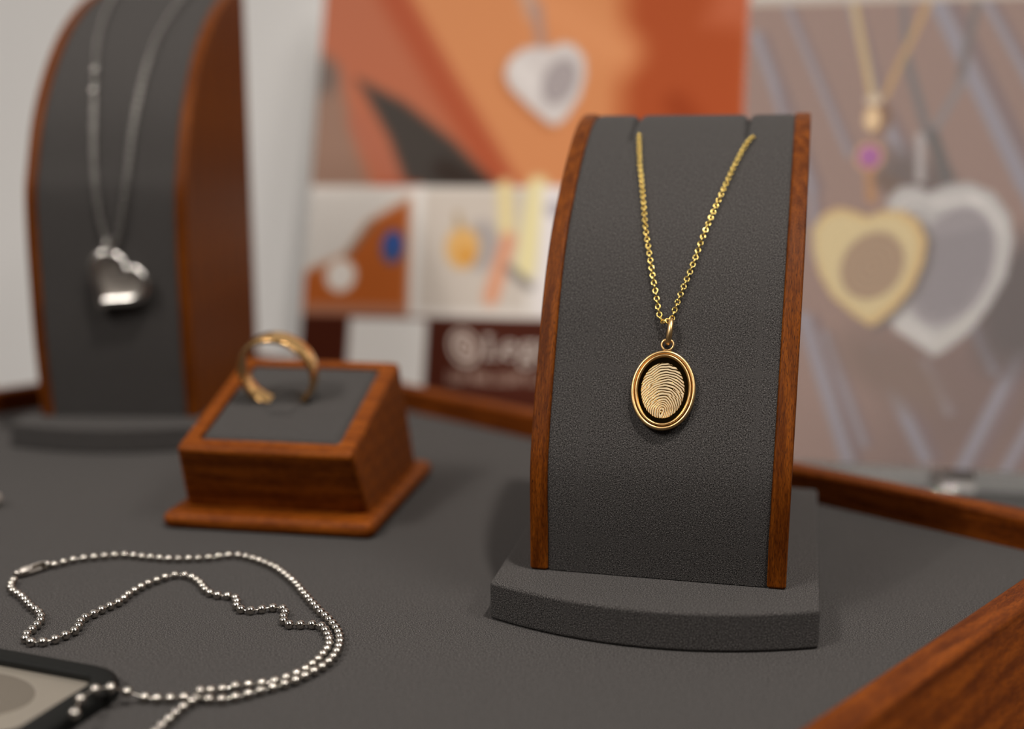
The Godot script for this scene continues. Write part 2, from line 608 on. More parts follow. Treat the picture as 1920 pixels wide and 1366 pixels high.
func print_one() -> Print:                                        # the sign with the orange picture, 211 x 215 mm
	var p := Print.new(211, 215, 2.2, c8(212, 140, 92))
	p.rect(150, 108, 212, 216, c8(172, 80, 42), 16.0)
	p.poly(PackedVector2Array([Vector2(196, 216), Vector2(212, 216), Vector2(212, 186), Vector2(188, 190)]), c8(190, 100, 66), 12.0)
	p.line(Vector2(176, 150), Vector2(206, 112), 10.0, c8(152, 64, 30), 10.0)
	p.line(Vector2(112, 200), Vector2(148, 176), 20.0, c8(220, 148, 100), 16.0)
	p.poly(PackedVector2Array([Vector2(-4, 216), Vector2(34, 216), Vector2(64, 170), Vector2(104, 106), Vector2(-4, 106)]), c8(184, 106, 76), 10.0)
	p.poly(PackedVector2Array([Vector2(22, 216), Vector2(38, 216), Vector2(66, 168), Vector2(104, 108), Vector2(94, 104), Vector2(58, 158), Vector2(34, 196)]), c8(176, 84, 52), 8.0)
	p.poly(PackedVector2Array([Vector2(-4, 180), Vector2(10, 168), Vector2(22, 130), Vector2(32, 106), Vector2(-4, 106)]), c8(150, 118, 102), 8.0)
	p.oval(2, 166, 7, 9, 0.2, c8(112, 98, 92), 8.0)
	p.line(Vector2(22, 142), Vector2(44, 110), 9.0, c8(176, 104, 80), 7.0)
	p.poly(PackedVector2Array([Vector2(20, 164), Vector2(44, 152), Vector2(70, 132), Vector2(96, 106), Vector2(50, 106), Vector2(38, 134)]), c8(66, 60, 56), 5.0)
	p.line(Vector2(66, 118), Vector2(84, 108), 10.0, c8(50, 38, 32), 8.0)
	p.line(Vector2(34, 110), Vector2(54, 110), 3.0, c8(170, 72, 36), 3.0)
	# necklace and heart
	p.line(Vector2(98, 216), Vector2(106, 196), 7.0, c8(196, 160, 140), 4.0)
	p.line(Vector2(107, 200), Vector2(111, 178), 5.0, c8(176, 142, 130), 3.0)
	var hb := PackedVector2Array([Vector2(93, 166), Vector2(96, 174), Vector2(102, 179), Vector2(109, 179.5), Vector2(114, 178.5), Vector2(120, 181.5), Vector2(126, 180.5), Vector2(131.5, 174), Vector2(132.5, 165), Vector2(130, 154), Vector2(124, 144), Vector2(119.5, 140), Vector2(115, 141.5), Vector2(105, 150), Vector2(96, 159)])
	var hs := PackedVector2Array()
	for q in hb:
		hs.append(q + Vector2(-2.0, -2.0))
	p.poly(hs, c8(178, 108, 66), 5.0)
	p.poly(hb, c8(214, 207, 206), 2.0)
	p.line(Vector2(99, 170), Vector2(110, 158), 8.0, c8(224, 218, 216), 5.0)
	p.oval(120, 162, 8, 12, -0.35, c8(170, 161, 162), 3.0)
	for k in 6:
		p.oval(120, 162, 7.0 - k * 1.1, 10.6 - k * 1.7, -0.35, c8(160, 150, 152) if k % 2 == 0 else c8(180, 171, 172), 0.6)
	# three small pictures
	p.rect(-2, 46, 212, 110, c8(224, 218, 212), 1.0)
	p.poly(PackedVector2Array([Vector2(-2, 50), Vector2(-2, 66), Vector2(20, 76), Vector2(30, 92), Vector2(50, 104), Vector2(52, 50)]), c8(182, 96, 44), 4.0)
	p.line(Vector2(21, 76), Vector2(32, 92), 2.0, c8(130, 116, 104), 2.0)
	p.oval(18, 65.5, 7.5, 8.0, 0, c8(240, 234, 226), 2.0)
	p.oval(43, 80, 5.6, 8.2, 0, c8(66, 90, 140), 2.0)
	p.oval(43, 82, 3.0, 4.4, 0, c8(52, 90, 170), 2.0)
	p.rect(53, 48, 58, 110, c8(232, 228, 224), 1.0)
	p.rect(57, 50, 108, 108, c8(206, 196, 186), 3.0)
	p.oval(86, 81, 9, 12, 0, c8(172, 164, 162), 4.0)
	p.oval(77, 80, 8, 10, 0, c8(226, 178, 110), 3.0)
	p.oval(79, 76, 4, 5, 0, c8(220, 158, 74), 2.5)
	p.line(Vector2(74, 96), Vector2(75, 90), 3.0, c8(176, 152, 118), 2.0)
	p.line(Vector2(96, 110), Vector2(98, 88), 7.0, c8(232, 214, 158), 4.0)
	p.line(Vector2(112, 110), Vector2(108, 70), 10.0, c8(236, 224, 172), 4.0)
	p.line(Vector2(99, 84), Vector2(92, 56), 7.0, c8(222, 156, 122), 4.0)
	p.line(Vector2(100, 70), Vector2(110, 62), 4.0, c8(132, 124, 120), 3.0)
	p.rect(114, 48, 212, 110, c8(236, 230, 230), 2.0)
	p.oval(121, 99, 5, 4, 0, c8(186, 180, 186), 2.0)
	p.rect(150, 56, 200, 100, c8(206, 184, 160), 3.0)
	# lower band
	p.rect(-2, 44.5, 52, 51, c8(178, 122, 96), 2.0)
	p.rect(-2, -2, 212, 46.2, c8(72, 32, 20), 0.8)
	p.rect(24, 11, 62, 45, c8(232, 229, 226), 1.2)
	# emblem: a turned thumb print in an oval
	for k in 5:
		p.oval(80.5, 32, 6.6 - k * 1.35, 9.0 - k * 1.8, 0.5, c8(222, 208, 198) if k % 2 == 0 else c8(72, 32, 20), 0.5)
	# small line of lettering too faint to read: only its strokes
	rng.seed = 41
	var x := 74.0
	while x < 170.0:
		var w := rng.randf_range(1.4, 2.6)
		p.line(Vector2(x, 15.5), Vector2(x, 20.5), 0.8, c8(176, 154, 142), 0.5)
		p.line(Vector2(x, 15.5 if rng.randf() < 0.5 else 20.5), Vector2(x + w, 15.5 if rng.randf() < 0.5 else 20.5), 0.7, c8(176, 154, 142), 0.5)
		if rng.randf() < 0.5:
			p.line(Vector2(x + w, 15.5), Vector2(x + w, 20.5), 0.8, c8(176, 154, 142), 0.5)
		x += w + rng.randf_range(1.3, 2.0)
	return p

func print_two() -> Print:                                        # the sign with two hearts, 132 x 188 mm
	var p := Print.new(132, 188, 2.6, c8(148, 117, 106))
	p.rect(60, -2, 134, 60, c8(120, 92, 86), 40.0)
	# pale feather-like stripes
	for a in [[3, 172, 27, 108, 4.0], [15, 184, 41, 122, 2.6], [27, 108, 30, 80, 3.0], [40, 184, 52, 140, 3.0], [52, 140, 68, 108, 4.5], [73, 184, 106, 110, 6.5], [91, 184, 118, 130, 3.5], [106, 110, 118, 80, 5.0], [26, 56, 44, 2, 5.0], [34, 50, 50, 8, 2.6], [53, 44, 72, 4, 5.0], [71, 40, 80, 22, 3.5], [112, 60, 84, -2, 5.0], [124, 48, 100, 0, 4.0], [88, 56, 96, 38, 4.0], [12, 150, 22, 96, 2.0]]:
		p.line(Vector2(a[0], a[1]), Vector2(a[2], a[3]), a[4], c8(146, 140, 152), 2.0)
		p.line(Vector2(a[0] + a[4] * 0.9, a[1]), Vector2(a[2] + a[4] * 0.9, a[3]), a[4] * 0.6, c8(122, 98, 100), 2.0)
	p.oval(108, 66, 16, 28, -0.4, c8(80, 64, 64), 10.0)
	p.oval(66, 112, 16, 9, -0.5, c8(96, 76, 72), 8.0)
	p.oval(60, 36, 22, 10, -0.5, c8(124, 96, 84), 9.0)
	# dark chain of the silver heart
	p.line(Vector2(60, 186), Vector2(62, 160), 2.6, c8(112, 104, 108), 1.2)
	p.line(Vector2(62, 160), Vector2(71, 128), 3.4, c8(108, 100, 102), 1.4)
	p.line(Vector2(88, 186), Vector2(82, 152), 3.4, c8(112, 100, 100), 1.4)
	p.line(Vector2(83, 152), Vector2(71, 128), 3.0, c8(134, 124, 126), 1.4)
	p.line(Vector2(72, 130), Vector2(78, 112), 4.6, c8(84, 76, 76), 2.0)
	p.line(Vector2(67.5, 129), Vector2(68, 112), 3.6, c8(176, 168, 168), 1.4)
	# gold chain, beads, purple stone
	for k in 22:
		var t := k / 21.0
		p.oval(lerpf(40.5, 49.0, t), lerpf(188, 146, t), 1.5, 1.2, 0.4, c8(206, 176, 116), 0.7)
		p.oval(lerpf(71, 54, t), lerpf(188, 146, t), 1.5, 1.2, -0.4, c8(190, 150, 92), 0.7)
	p.oval(51.5, 137, 5.0, 7.0, 0, c8(126, 80, 40), 2.0)
	p.oval(49.8, 144, 3.4, 2.2, 0, c8(216, 196, 170), 0.8)
	p.oval(49.4, 136.4, 3.2, 5.0, 0, c8(240, 208, 160), 1.2)
	p.oval(48.8, 121, 5.6, 6.0, 0, c8(206, 154, 116), 1.0)
	p.oval(48.8, 121, 4.0, 4.4, 0, c8(156, 64, 148), 1.0)
	p.oval(48.0, 122, 1.6, 1.6, 0, c8(196, 110, 190), 0.8)
	p.line(Vector2(49, 114), Vector2(50, 104), 4.0, c8(178, 124, 70), 1.2)
	p.line(Vector2(54, 112), Vector2(62, 106), 6.0, c8(104, 72, 52), 3.0)
	# silver heart behind
	var back_heart := PackedVector2Array([Vector2(56, 104), Vector2(60, 109), Vector2(66, 109.5), Vector2(71, 107), Vector2(78, 110), Vector2(86, 111), Vector2(95, 107), Vector2(101, 98), Vector2(102.5, 88), Vector2(100, 74), Vector2(94, 62), Vector2(86, 51), Vector2(78, 44.5), Vector2(74, 42.5), Vector2(68, 47), Vector2(58, 55), Vector2(54, 66)])
	p.poly(back_heart, c8(176, 172, 172), 1.2)
	for k in 5:
		var ring := PackedVector2Array()
		for q in back_heart:
			ring.append(Vector2(80, 77) + (q - Vector2(80, 77)) * (0.97 - 0.05 * k))
		p.poly(ring, c8(206, 202, 200) if k % 2 else c8(182, 178, 178), 0.8)
	p.line(Vector2(74, 102), Vector2(88, 104), 3.0, c8(212, 208, 206), 2.0)
	p.line(Vector2(88, 104), Vector2(97, 92), 4.5, c8(216, 212, 210), 2.5)
	p.line(Vector2(97, 92), Vector2(95, 76), 3.0, c8(200, 196, 194), 2.0)
	p.line(Vector2(62, 54), Vector2(75, 47), 5.0, c8(206, 202, 200), 2.5)
	p.line(Vector2(75, 47), Vector2(88, 58), 4.0, c8(200, 196, 192), 2.5)
	p.oval(80, 78, 14.5, 24, -0.35, c8(150, 142, 147), 1.6)
	for k in 12:
		var r := 8.0 + k * 2.2
		for j in 14:
			var a0 := -1.35 + j * 0.11
			var a := Vector2(63, 86) + Vector2(cos(a0), sin(a0) * 1.25) * r
			var b := Vector2(63, 86) + Vector2(cos(a0 + 0.11), sin(a0 + 0.11) * 1.25) * r
			var q := (a - Vector2(80, 78)).rotated(0.35)
			if q.x * q.x / 150.0 + q.y * q.y / 440.0 < 1.0:
				p.line(a, b, 0.8, c8(120, 112, 119), 0.5)
	# gold heart in front
	var fh := PackedVector2Array([Vector2(28, 92), Vector2(32, 98), Vector2(38, 100.5), Vector2(44, 99), Vector2(49, 97), Vector2(55, 99.5), Vector2(62, 99.5), Vector2(68, 95.5), Vector2(71, 88), Vector2(70, 79), Vector2(66, 68.5), Vector2(60, 60.5), Vector2(53.5, 54.5), Vector2(50.5, 53.6), Vector2(44, 58), Vector2(36, 65), Vector2(31, 74), Vector2(28.5, 83)])
	var sh := PackedVector2Array()
	for q in fh:
		sh.append(q + Vector2(2.2, -1.2))
	p.poly(sh, c8(96, 84, 82), 3.0)
	p.poly(fh, c8(212, 176, 112), 1.0)
	var inn := PackedVector2Array()
	for q in fh:
		inn.append(Vector2(48.5, 79) + (q - Vector2(49.5, 79)) * 0.9)
	p.poly(inn, c8(216, 196, 146), 2.5)
	p.oval(51, 77.5, 11.2, 14.0, -0.5, c8(168, 138, 108), 1.6)
	for k in 8:
		p.oval(51, 77, 10.4 - k * 1.3, 13.0 - k * 1.6, -0.5, c8(154, 124, 96) if k % 2 == 0 else c8(176, 146, 114), 0.5)
	p.rect(-2, 184.5, 134, 190, c8(196, 184, 172), 1.0)
	return p

# ---------------------------------------------------------------- finger print relief of the pendant
func finger_print() -> Dictionary:
	var w := 420
	var h := 560
	var col := Image.create(w, h, false, Image.FORMAT_RGB8)
	var hgt := Image.create(w, h, false, Image.FORMAT_RGB8)
	var ruf := Image.create(w, h, false, Image.FORMAT_RGB8)
	var f := FastNoiseLite.new()
	f.seed = 9
	f.frequency = 0.9
	f.fractal_octaves = 2
	var grain := FastNoiseLite.new()
	grain.seed = 10
	grain.frequency = 0.35
	for iy in h:
		for ix in w:
			var x := (ix + 0.5) / w * 2.0 - 1.0            # across, -1..1
			var y := 1.33 * (1.0 - (iy + 0.5) / h * 2.0)   # up, -1.33..1.33
			var cy := -1.02
			var dy := y - cy
			var dx := x + 0.02 - 0.13 * dy
			# arches over a core near the lower end: nested loops that widen upwards and lean to the right side
			var r := sqrt(dx * dx * 1.45 + dy * dy * 0.92)
			if dy < 0.0:
				r = sqrt(dx * dx * 1.45 + dy * dy * 0.2)
			var ph := r * 8.3 + f.get_noise_2d(x * 1.4, y * 1.4) * 0.55
			# breaks where ridge families meet
			var l1 := y - (-0.42 + 0.42 * x)
			var l2 := y - (0.42 + 0.38 * x)
			ph += 0.5 * smoothstep(0.05, -0.3, x) * float(l1 < 0.0)
			ph += 0.5 * smoothstep(-0.15, -0.5, x) * float(l2 > 0.0)
			ph += 0.5 * smoothstep(0.1, 0.4, x) * float(y < -0.22 - 0.25 * (x - 0.2))
			ph += 0.5 * smoothstep(0.25, 0.55, x) * float(y < 0.3 - 0.5 * x)
			var v := 0.5 + 0.5 * cos(ph * TAU)
			var ridge := smoothstep(0.16, 0.46, v)
			var e := x * x + y * y / (1.33 * 1.33)
			ridge *= 1.0 - smoothstep(0.955, 0.985, e + 0.03 * f.get_noise_2d(x * 9.0, y * 9.0))
			var g := 1.0 + 0.10 * grain.get_noise_2d(ix, iy)
			col.set_pixel(ix, iy, Color(0.80, 0.645, 0.40).lerp(Color(0.79 * g, 0.715 * g, 0.585 * g), ridge))
			hgt.set_pixel(ix, iy, Color(ridge, ridge, ridge))
			var q := lerpf(0.09, 0.46, ridge)
			ruf.set_pixel(ix, iy, Color(q, q, q))
	var m := StandardMaterial3D.new()
	m.albedo_texture = ImageTexture.create_from_image(col)
	m.metallic = 1.0
	m.roughness = 1.0
	m.roughness_texture = ImageTexture.create_from_image(ruf)
	m.heightmap_enabled = true
	m.heightmap_texture = ImageTexture.create_from_image(hgt)
	m.heightmap_scale = 0.012
	m.texture_repeat = false
	return {"m": m}

# ring of a cross-section (offset outwards, height) swept round an ellipse a, b in the x, y plane, height along z
func oval_band(a: float, b: float, sec: Array, seg := 72) -> ArrayMesh:
	var m := MB.new()
	var first := 0
	for j in sec.size():
		var s0: Vector2 = sec[maxi(j - 1, 0)]
		var s1: Vector2 = sec[mini(j + 1, sec.size() - 1)]
		var t := (s1 - s0).normalized()
		for i in seg:
			var w := TAU * i / seg
			var nn := Vector2(cos(w) / a, sin(w) / b).normalized()
			var p: Vector2 = Vector2(cos(w) * a, sin(w) * b) + nn * sec[j].x
			# the section runs from the outside inwards, so outward is to the left of it
			var k := Vector2(t.y, -t.x)
			m.vert(Vector3(p.x, p.y, sec[j].y), Vector3(nn.x * k.x, nn.y * k.x, k.y).normalized())
	for j in sec.size() - 1:
		for i in seg:
			var i2 := (i + 1) % seg
			m.quad(first + j * seg + i, first + j * seg + i2, first + (j + 1) * seg + i2, first + (j + 1) * seg + i)
	return m.mesh()

func oval_disc(a: float, b: float, z: float, dome: float, seg := 64) -> ArrayMesh:
	var m := MB.new()
	var c := m.vert(Vector3(0, 0, z + dome), Vector3(0, 0, 1), Vector2(0.5, 0.5))
	var rings := 8
	for j in range(1, rings + 1):
		var r := float(j) / rings
		for i in seg:
			var w := TAU * i / seg
			var p := Vector2(cos(w), sin(w)) * r
			m.vert(Vector3(p.x * a, p.y * b, z + dome * (1.0 - r * r)), Vector3(p.x * 2.0 * dome / a, p.y * 2.0 * dome / b, 1).normalized(), Vector2(0.5 + p.x * 0.5, 0.5 - p.y * 0.5))
	for i in seg:
		m.tri(c, 1 + i, 1 + (i + 1) % seg)
	for j in rings - 1:
		for i in seg:
			var i2 := (i + 1) % seg
			m.quad(1 + j * seg + i, 1 + j * seg + i2, 1 + (j + 1) * seg + i2, 1 + (j + 1) * seg + i)
	return m.mesh()

# ================================================================ the scene
func _ready() -> void:
	rng.seed = 7
	setup_camera_and_light()
	materials()
	room()
	tray()
	var front := front_stand()
	var rear := rear_stand()
	ring_stand()
	signs()
	gold_necklace(front)
	silver_necklace(rear)
	ball_chain()
	small_charm()

const LAMP_R := Vector3(0.29, 1.52, 0.02)
const LAMP_L := Vector3(-1.1, 1.52, 0.6)
const FILL_PANELS := [Vector3(-1.25, 1.735, 0.75), Vector3(1.25, 1.735, 0.65)]  # unseen soft panels, added to fill the shadows
const FILL_PANEL_SIZE := Vector2(0.6, 1.2)

func setup_camera_and_light() -> void:
	var cam := Camera3D.new()
	cam.name = "camera"
	add_child(cam)
	cam.position = Vector3(0, CAM_Y, 0)
	cam.rotation.x = -pitch
	var at := CameraAttributesPhysical.new()
	at.frustum_focal_length = 12.0 / (683.0 / FPX)
	at.frustum_focus_distance = 0.264
	at.frustum_near = 0.01
	at.frustum_far = 50.0
	at.exposure_aperture = 4.8
	cam.attributes = at
	cam.current = true
	var env := Environment.new()
	env.background_mode = Environment.BG_COLOR
	env.background_color = Color(0.02, 0.02, 0.02)
	env.tonemap_mode = Environment.TONE_MAPPER_LINEAR
	env.tonemap_exposure = 1.0
	env.sdfgi_enabled = true
	env.ssao_enabled = true
	env.ssil_enabled = true
	var we := WorldEnvironment.new()
	we.name = "environment"
	we.environment = env
	add_child(we)
	spot("key_spot", LAMP_R, Vector3(0.0, 0.0, -0.32), 1.55, c8(255, 247, 238), 18.0, 1.0)
	spot("second_spot", LAMP_L, Vector3(-0.05, 0.0, -0.35), 0.6, c8(255, 247, 238), 45.0, 0.8)
	for at_ in FILL_PANELS:
		var al := AreaLight3D.new()
		al.name = "added_fill_light"  # fill light added for soft brightness from above
		add_child(al, true)
		al.position = at_ - Vector3(0, 0.012, 0)
		al.rotation.x = -PI / 2
		al.area_size = FILL_PANEL_SIZE
		al.light_color = c8(255, 248, 240)
		al.light_energy = 3.0 if at_.x < 0.0 else 1.9
		al.area_range = 8.0
		al.shadow_enabled = true

func spot(called: String, at: Vector3, to: Vector3, energy: float, col: Color, cone: float, blend: float) -> void:
	var l := SpotLight3D.new()
	l.name = called
	add_child(l)
	l.look_at_from_position(at, to, Vector3(0, 0, -1))
	l.position = at + (to - at).normalized() * 0.02
	l.light_color = col
	l.light_energy = energy
	l.light_size = 0.035
	l.spot_range = 8.0
	l.spot_angle = cone
	l.spot_angle_attenuation = blend
	l.spot_attenuation = 2.0
	l.shadow_enabled = true

func room() -> void:
	struct("wall_back", box_mesh(Vector3(4.2, 2.7, 0.1)), M.wall, Vector3(0, 0.5, -0.68))
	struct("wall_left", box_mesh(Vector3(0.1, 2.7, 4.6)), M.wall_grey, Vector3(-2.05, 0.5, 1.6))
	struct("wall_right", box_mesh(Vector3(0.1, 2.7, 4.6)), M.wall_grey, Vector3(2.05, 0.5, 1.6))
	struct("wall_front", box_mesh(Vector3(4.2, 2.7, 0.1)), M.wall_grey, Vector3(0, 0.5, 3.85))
	struct("floor", box_mesh(Vector3(4.2, 0.1, 4.6)), M.carpet, Vector3(0, -0.82, 1.6))
	struct("ceiling", box_mesh(Vector3(4.2, 0.1, 4.6)), M.ceiling, Vector3(0, 1.8, 1.6))
	var t := thing("counter_table", "dark grey shop counter table under the wooden jewellery tray", "table", Vector3(0, -0.77, -0.2))
	var b := MB.new()
	b.ex(rrect(-0.75, -0.29, 0.75, 0.428, 0.01), 0.718, 0.748, 0.003, Vector3(1, 0, 0), Vector3(0, 0, -1), Vector3(0, 1, 0))
	put("table_top", b.mesh(), M.counter, t)
	for x in [-0.7, 0.7]:
		for z in [-0.37, 0.24]:
			var lm := MB.new()
			lm.ex(rrect(-0.02, -0.02, 0.02, 0.02, 0.004), 0.0, 0.718, 0.001, Vector3(1, 0, 0), Vector3(0, 0, -1), Vector3(0, 1, 0))
			var o := put("leg", lm.mesh(), M.leg, t)
			o.position = Vector3(x, 0, z)
	for a in [[LAMP_R, Vector3(0.0, 0.0, -0.32), "black ceiling spotlight above the front of the tray"], [LAMP_L, Vector3(-0.05, 0.0, -0.35), "black ceiling spotlight set off toward the left wall"]]:
		var lamp := thing("ceiling_spotlight", a[2], "lamp", a[0])
		var dir: Vector3 = (a[1] - a[0]).normalized()
		var hs := MB.new()
		hs.lathe([Vector2(0.0, 0.10), Vector2(0.034, 0.10), Vector2(0.042, 0.09), Vector2(0.044, 0.0), Vector2(0.040, 0.0), Vector2(0.039, 0.012)], 32)
		var h := put("lamp_housing", hs.mesh(), M.black, lamp)
		h.basis = Basis(Quaternion(Vector3.DOWN, dir))
		var gl := MB.new()
		gl.lathe([Vector2(0.0, 0.010), Vector2(0.020, 0.010), Vector2(0.039, 0.012)], 32)
		var d := put("lamp_lens", gl.mesh(), M.glow, lamp)
		d.basis = h.basis
		var st := MB.new()
		st.tube([-dir * 0.09, Vector3(-dir.x * 0.09, 1.752 - a[0].y, -dir.z * 0.09)], 0.008, 10)
		put("mounting_stem", st.mesh(), M.black, lamp)
	for a in [[FILL_PANELS[0], "added fill light panel under the ceiling near the left wall"], [FILL_PANELS[1], "added fill light panel under the ceiling near the right wall"]]:
		var lp := thing("added_fill_panel", a[1], "lamp", a[0])  # body of an added fill panel, out of view
		var pf := MB.new()
		pf.ex(rrect(-0.31, -0.61, 0.31, 0.61, 0.005), 0.0, 0.015, 0.002, Vector3(1, 0, 0), Vector3(0, 0, 1), Vector3(0, 1, 0))
		put("fill_panel_frame", pf.mesh(), M.white_card, lp)
		var pd := MB.new()
		pd.ex(rrect(-0.3, -0.6, 0.3, 0.6, 0.005), -0.004, 0.001, 0.001, Vector3(1, 0, 0), Vector3(0, 0, 1), Vector3(0, 1, 0))
		put("fill_panel_diffuser", pd.mesh(), M.fill_panel_glow, lp)

func tray() -> void:
	# local x runs along the rear rim to the right, local z along the left rim towards the viewer
	var deg := 43.7
	var root := thing("jewellery_tray", "shallow wooden jewellery tray lined with dark grey suede", "tray", Vector3(-0.1263, -0.022, -0.5531), -deg_to_rad(deg))
	var L := 0.381
	var Wd := 0.31
	var th := 0.0077
	var X := Vector3(1, 0, 0)
	var Y := Vector3(0, 1, 0)
	var Z := Vector3(0, 0, 1)
	var b := MB.new()
	b.ex(rrect(0.0002, 0.0002, L - 0.0002, Wd - 0.0002, 0.0005), 0.006, 0.022, 0.0003, X, Z, Y)
	put("suede_lining", b.mesh(), M.suede, root)
	# rim boards, mitred
	for s in 4:
		var m := MB.new()
		var len_i := L if s % 2 == 0 else Wd
		var hh := 0.0315
		var r := 0.0018
		var sec := []                       # (outwards, height) of the board, rounded on top
		for k in 5:
			var a := PI / 2 * k / 4
			sec.append(Vector2(r - r * cos(a), hh - r + r * sin(a)))
		for k in 5:
			var a := PI / 2 * k / 4
			sec.append(Vector2(th - r + r * sin(a), hh - r + r * cos(a)))
		if s == 1 or s == 2:                # the two rims towards the viewer slope outwards below their top
			sec.append(Vector2(th + 0.0135, 0.0))
		else:
			sec.append(Vector2(th, 0.0))
		sec.push_front(Vector2(0.0, 0.0))
		var rows := []
		for q in sec:
			rows.append([Vector3(-q.x, q.y, -q.x), Vector3(len_i * 0.5, q.y, -q.x), Vector3(len_i + q.x, q.y, -q.x)])
		m.grid(rows.slice(0, 2), false, Vector3(0, 0, 1))
		m.grid(rows.slice(1, 11), false, Vector3(0, 1, 0))
		m.grid(rows.slice(10, 12), false, Vector3(0, 0.3, -1))
		m.grid([rows[0], rows[11]], false, Vector3(0, -1, 0))
		var o := put("rim_board", m.mesh(), M.wood_tray_shaded, root)
		match s:
			0: o.transform = Transform3D(Basis(), Vector3.ZERO)
			1: o.transform = Transform3D(Basis(Vector3.UP, -PI / 2), Vector3(L, 0, 0))
			2: o.transform = Transform3D(Basis(Vector3.UP, PI), Vector3(L, 0, Wd))
			3: o.transform = Transform3D(Basis(Vector3.UP, PI / 2), Vector3(0, 0, Wd))

func front_stand() -> Stand:
	var pts := [Vector2(0.0, 0.009), Vector2(-0.0004, 0.027), Vector2(0.0023, 0.0401), Vector2(0.0133, 0.0634), Vector2(0.0183, 0.0725), Vector2(0.0246, 0.0814), Vector2(0.0324, 0.0897), Vector2(0.0450, 0.1), Vector2(0.0563, 0.1075), Vector2(0.0643, 0.1117), Vector2(0.0711, 0.1142), Vector2(0.0783, 0.1155)]
	return make_stand("necklace_stand", "low sloping grey suede necklace stand with wooden sides holding the gold pendant", Vector3(0.0326, 0, -0.2549), 13.3, pts, 0.0018, 0.0815, [Vector2(-0.0152, 0.1085), Vector2(0.0147, 0.1085)], "necklace stands")

func rear_stand() -> Stand:
	var pts := [Vector2(0.0008, 0.009), Vector2(-0.0018, 0.0366), Vector2(-0.0021, 0.0592), Vector2(-0.0018, 0.0764), Vector2(-0.0006, 0.0908), Vector2(0.0026, 0.1005), Vector2(0.0092, 0.1163), Vector2(0.0186, 0.1301), Vector2(0.0310, 0.1434), Vector2(0.0455, 0.1547), Vector2(0.0625, 0.1640), Vector2(0.0760, 0.1690), Vector2(0.0850, 0.1705)]
	return make_stand("necklace_stand", "tall arched dark suede necklace stand with wooden sides holding the silver heart", Vector3(-0.1446, 0, -0.4215), 2.2, pts, 0.0, 0.0895, [], "necklace stands")

